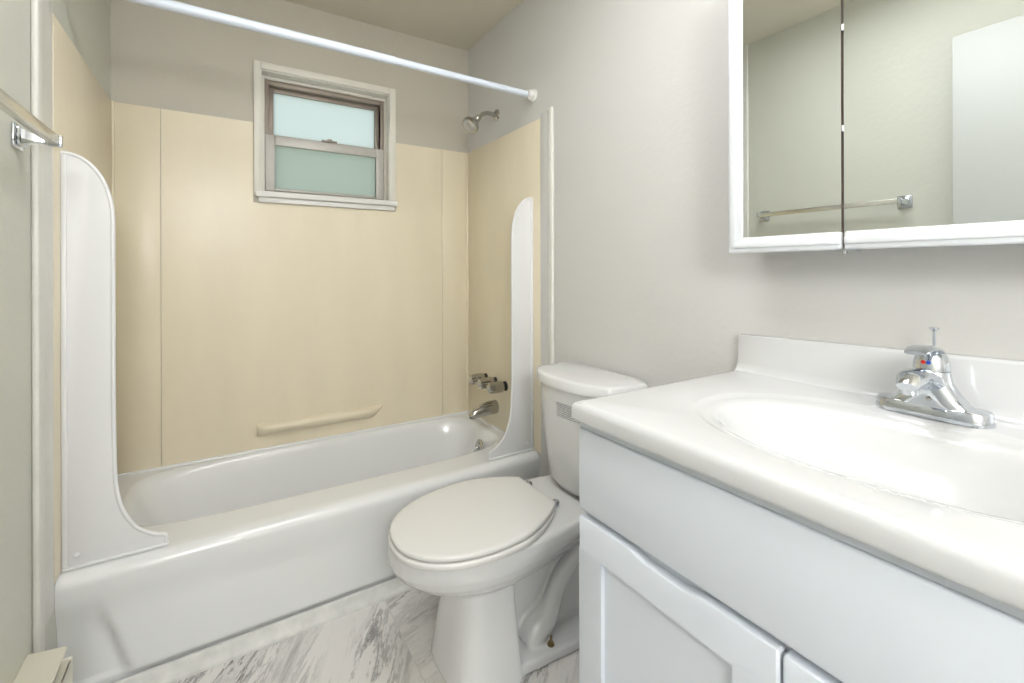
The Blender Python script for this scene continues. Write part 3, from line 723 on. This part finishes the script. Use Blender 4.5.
# ------------------------------------------------------------------ mirrored medicine cabinet
mc = empty('mirror_cabinet', (1.46, 0.3, 1.19), 'wall-mounted mirrored medicine cabinet in white frames above the basin', 'cabinet')
MX = 1.393; MZ0, MZ1 = 1.1865, 1.86; MY0, MY1 = -0.09, 0.6655; SEAM = 0.4245
bm = NB(); box(bm, MX+0.018, W-0.0005, MY0+0.01, MY1-0.012, MZ0+0.006, MZ1-0.004, 0.002); link('cabinet_box', bm, 'frame', mc, smooth=30)
def mdoor(y0, y1, left, right):
    FWD = 0.038; a = y0+(FWD if right else 0); b = y1-(FWD if left else 0)
    bm = NB(); box(bm, MX, MX+0.004, a, b, MZ0+0.034, MZ1-0.034); d = link('mirror_door', bm, 'mirror', mc, smooth=0)
    def rail(y0_, y1_, z0_, z1_, i):
        bm = NB(); box(bm, MX-0.002, MX+0.017, y0_, y1_, z0_, z1_, 0.0045, 3)
        box(bm, MX-0.006, MX, y0_+i[0], y1_-i[1], z0_+i[2], z1_-i[3], 0.003); link('frame_rail', bm, 'frame', d, smooth=50)
    if left: rail(y1-FWD, y1, MZ0, MZ1, (0.014, 0.005, 0.012, 0.012))
    if right: rail(y0, y0+FWD, MZ0, MZ1, (0.005, 0.014, 0.012, 0.012))
    for z0_, z1_ in ((MZ0, MZ0+0.036), (MZ1-0.036, MZ1)):
        rail(a-0.004 if right else a, b+0.004 if left else b, z0_, z1_, (0.001, -0.016 if left else 0.001, 0.010, 0.010))
mdoor(SEAM+0.0022, MY1, True, False)
mdoor(0.10, SEAM-0.0025, False, False)
mdoor(MY0, 0.098, False, True)
bm = NB(); box(bm, MX+0.006, MX+0.0178, SEAM-0.006, SEAM+0.004, MZ0+0.004, MZ1-0.004); link('door_gap', bm, 'brown', mc, smooth=0)
for z in (1.423, 1.62):
    bm = NB(); box(bm, MX-0.002, MX+0.004, SEAM-0.0025, SEAM+0.001, z-0.006, z+0.006, 0.0008)
    link('bumper', bm, 'guard', mc)
for y in (SEAM-0.002, 0.099):
    bm = NB(); box(bm, MX-0.004, MX+0.02, y-0.022, y+0.018, MZ0-0.004, MZ0-0.0005, 0.001); lathe(bm, [(0, 0.004), (0.005, 0.004), (0.005, 0)], (MX+0.004, y, MZ0-0.008), (0, 0, 1), 12)
    link('pivot_hinge', bm, 'chrome', mc)

# ------------------------------------------------------------------ door leaf folded open against the left wall
dr = empty('door_1', (0.07, -0.16, 0), kind='structure')
bm = NB(); box(bm, 0.052, 0.087, -0.16, 0.600, 0.012, 2.020, 0.002); link('door_leaf', bm, 'door', dr)
bm = NB()
for s, x in ((1, 0.087), (-1, 0.052)):
    lathe(bm, [(0, 0.03), (0.006, 0.028), (0.008, 0.012), (0.022, 0.011), (0.028, 0.024), (0.040, 0.027), (0.047, 0.018), (0.048, 0)] if s > 0 else [(0, 0.03), (0.006, 0.028), (0.008, 0.012), (0.02, 0.011), (0.024, 0.022), (0.040, 0.024), (0.044, 0.0)], (x, 0.535, 0.92), (s, 0, 0), 28)
link('door_knob', bm, 'chrome', dr)

# ------------------------------------------------------------------ added fill lights, out of view
LX, LY, LZ = 0.27, -1.05, 1.76
hs = empty('fill_globe', (LX, LY, H), 'large white globe added behind the camera as fill light', 'fill light')  # unseen globe added to light the room from the front
bm = NB(); lathe(bm, [(0, 0.05), (0.02, 0.05), (0.03, 0.02), (0.03, 0)], (LX, LY, H), (0, 0, -1), 28); tube(bm, [(LX, LY, H-0.03), (LX, LY, LZ+0.19)], 0.006, 12); link('globe_stem', bm, 'guard', hs)
bm = NB(); bmesh.ops.create_uvsphere(bm, u_segments=40, v_segments=20, radius=0.2, matrix=Matrix.Translation((LX, LY, LZ))); link('globe', bm, 'fill_globe_glow', hs)
def add_fill_panel(x0, x1, y0, y1, label):
    hp = empty('ceiling_fill_panel', ((x0+x1)/2, (y0+y1)/2, H), label, 'ceiling light')  # unseen panel added for fill light from above
    bm = NB(); frame_rect(bm, x0, x1, 0, y1-y0, 0.02, 0.02, 0.02, 0.02, 0, 0.04, 0.003); bmesh.ops.transform(bm, matrix=Matrix(((1, 0, 0, 0), (0, 0, 1, y0), (0, 1, 0, H-0.041), (0, 0, 0, 1))), verts=bm.verts); link('light_frame', bm, 'guard', hp)
    bm = NB(); box(bm, x0+0.02, x1-0.02, y0+0.02, y1-0.02, H-0.034, H-0.002); link('diffuser', bm, 'fill_panel_glow', hp, smooth=0)
add_fill_panel(0.40, 1.06, 0.40, 1.06, 'wide white panel added on the bathroom ceiling as fill light')
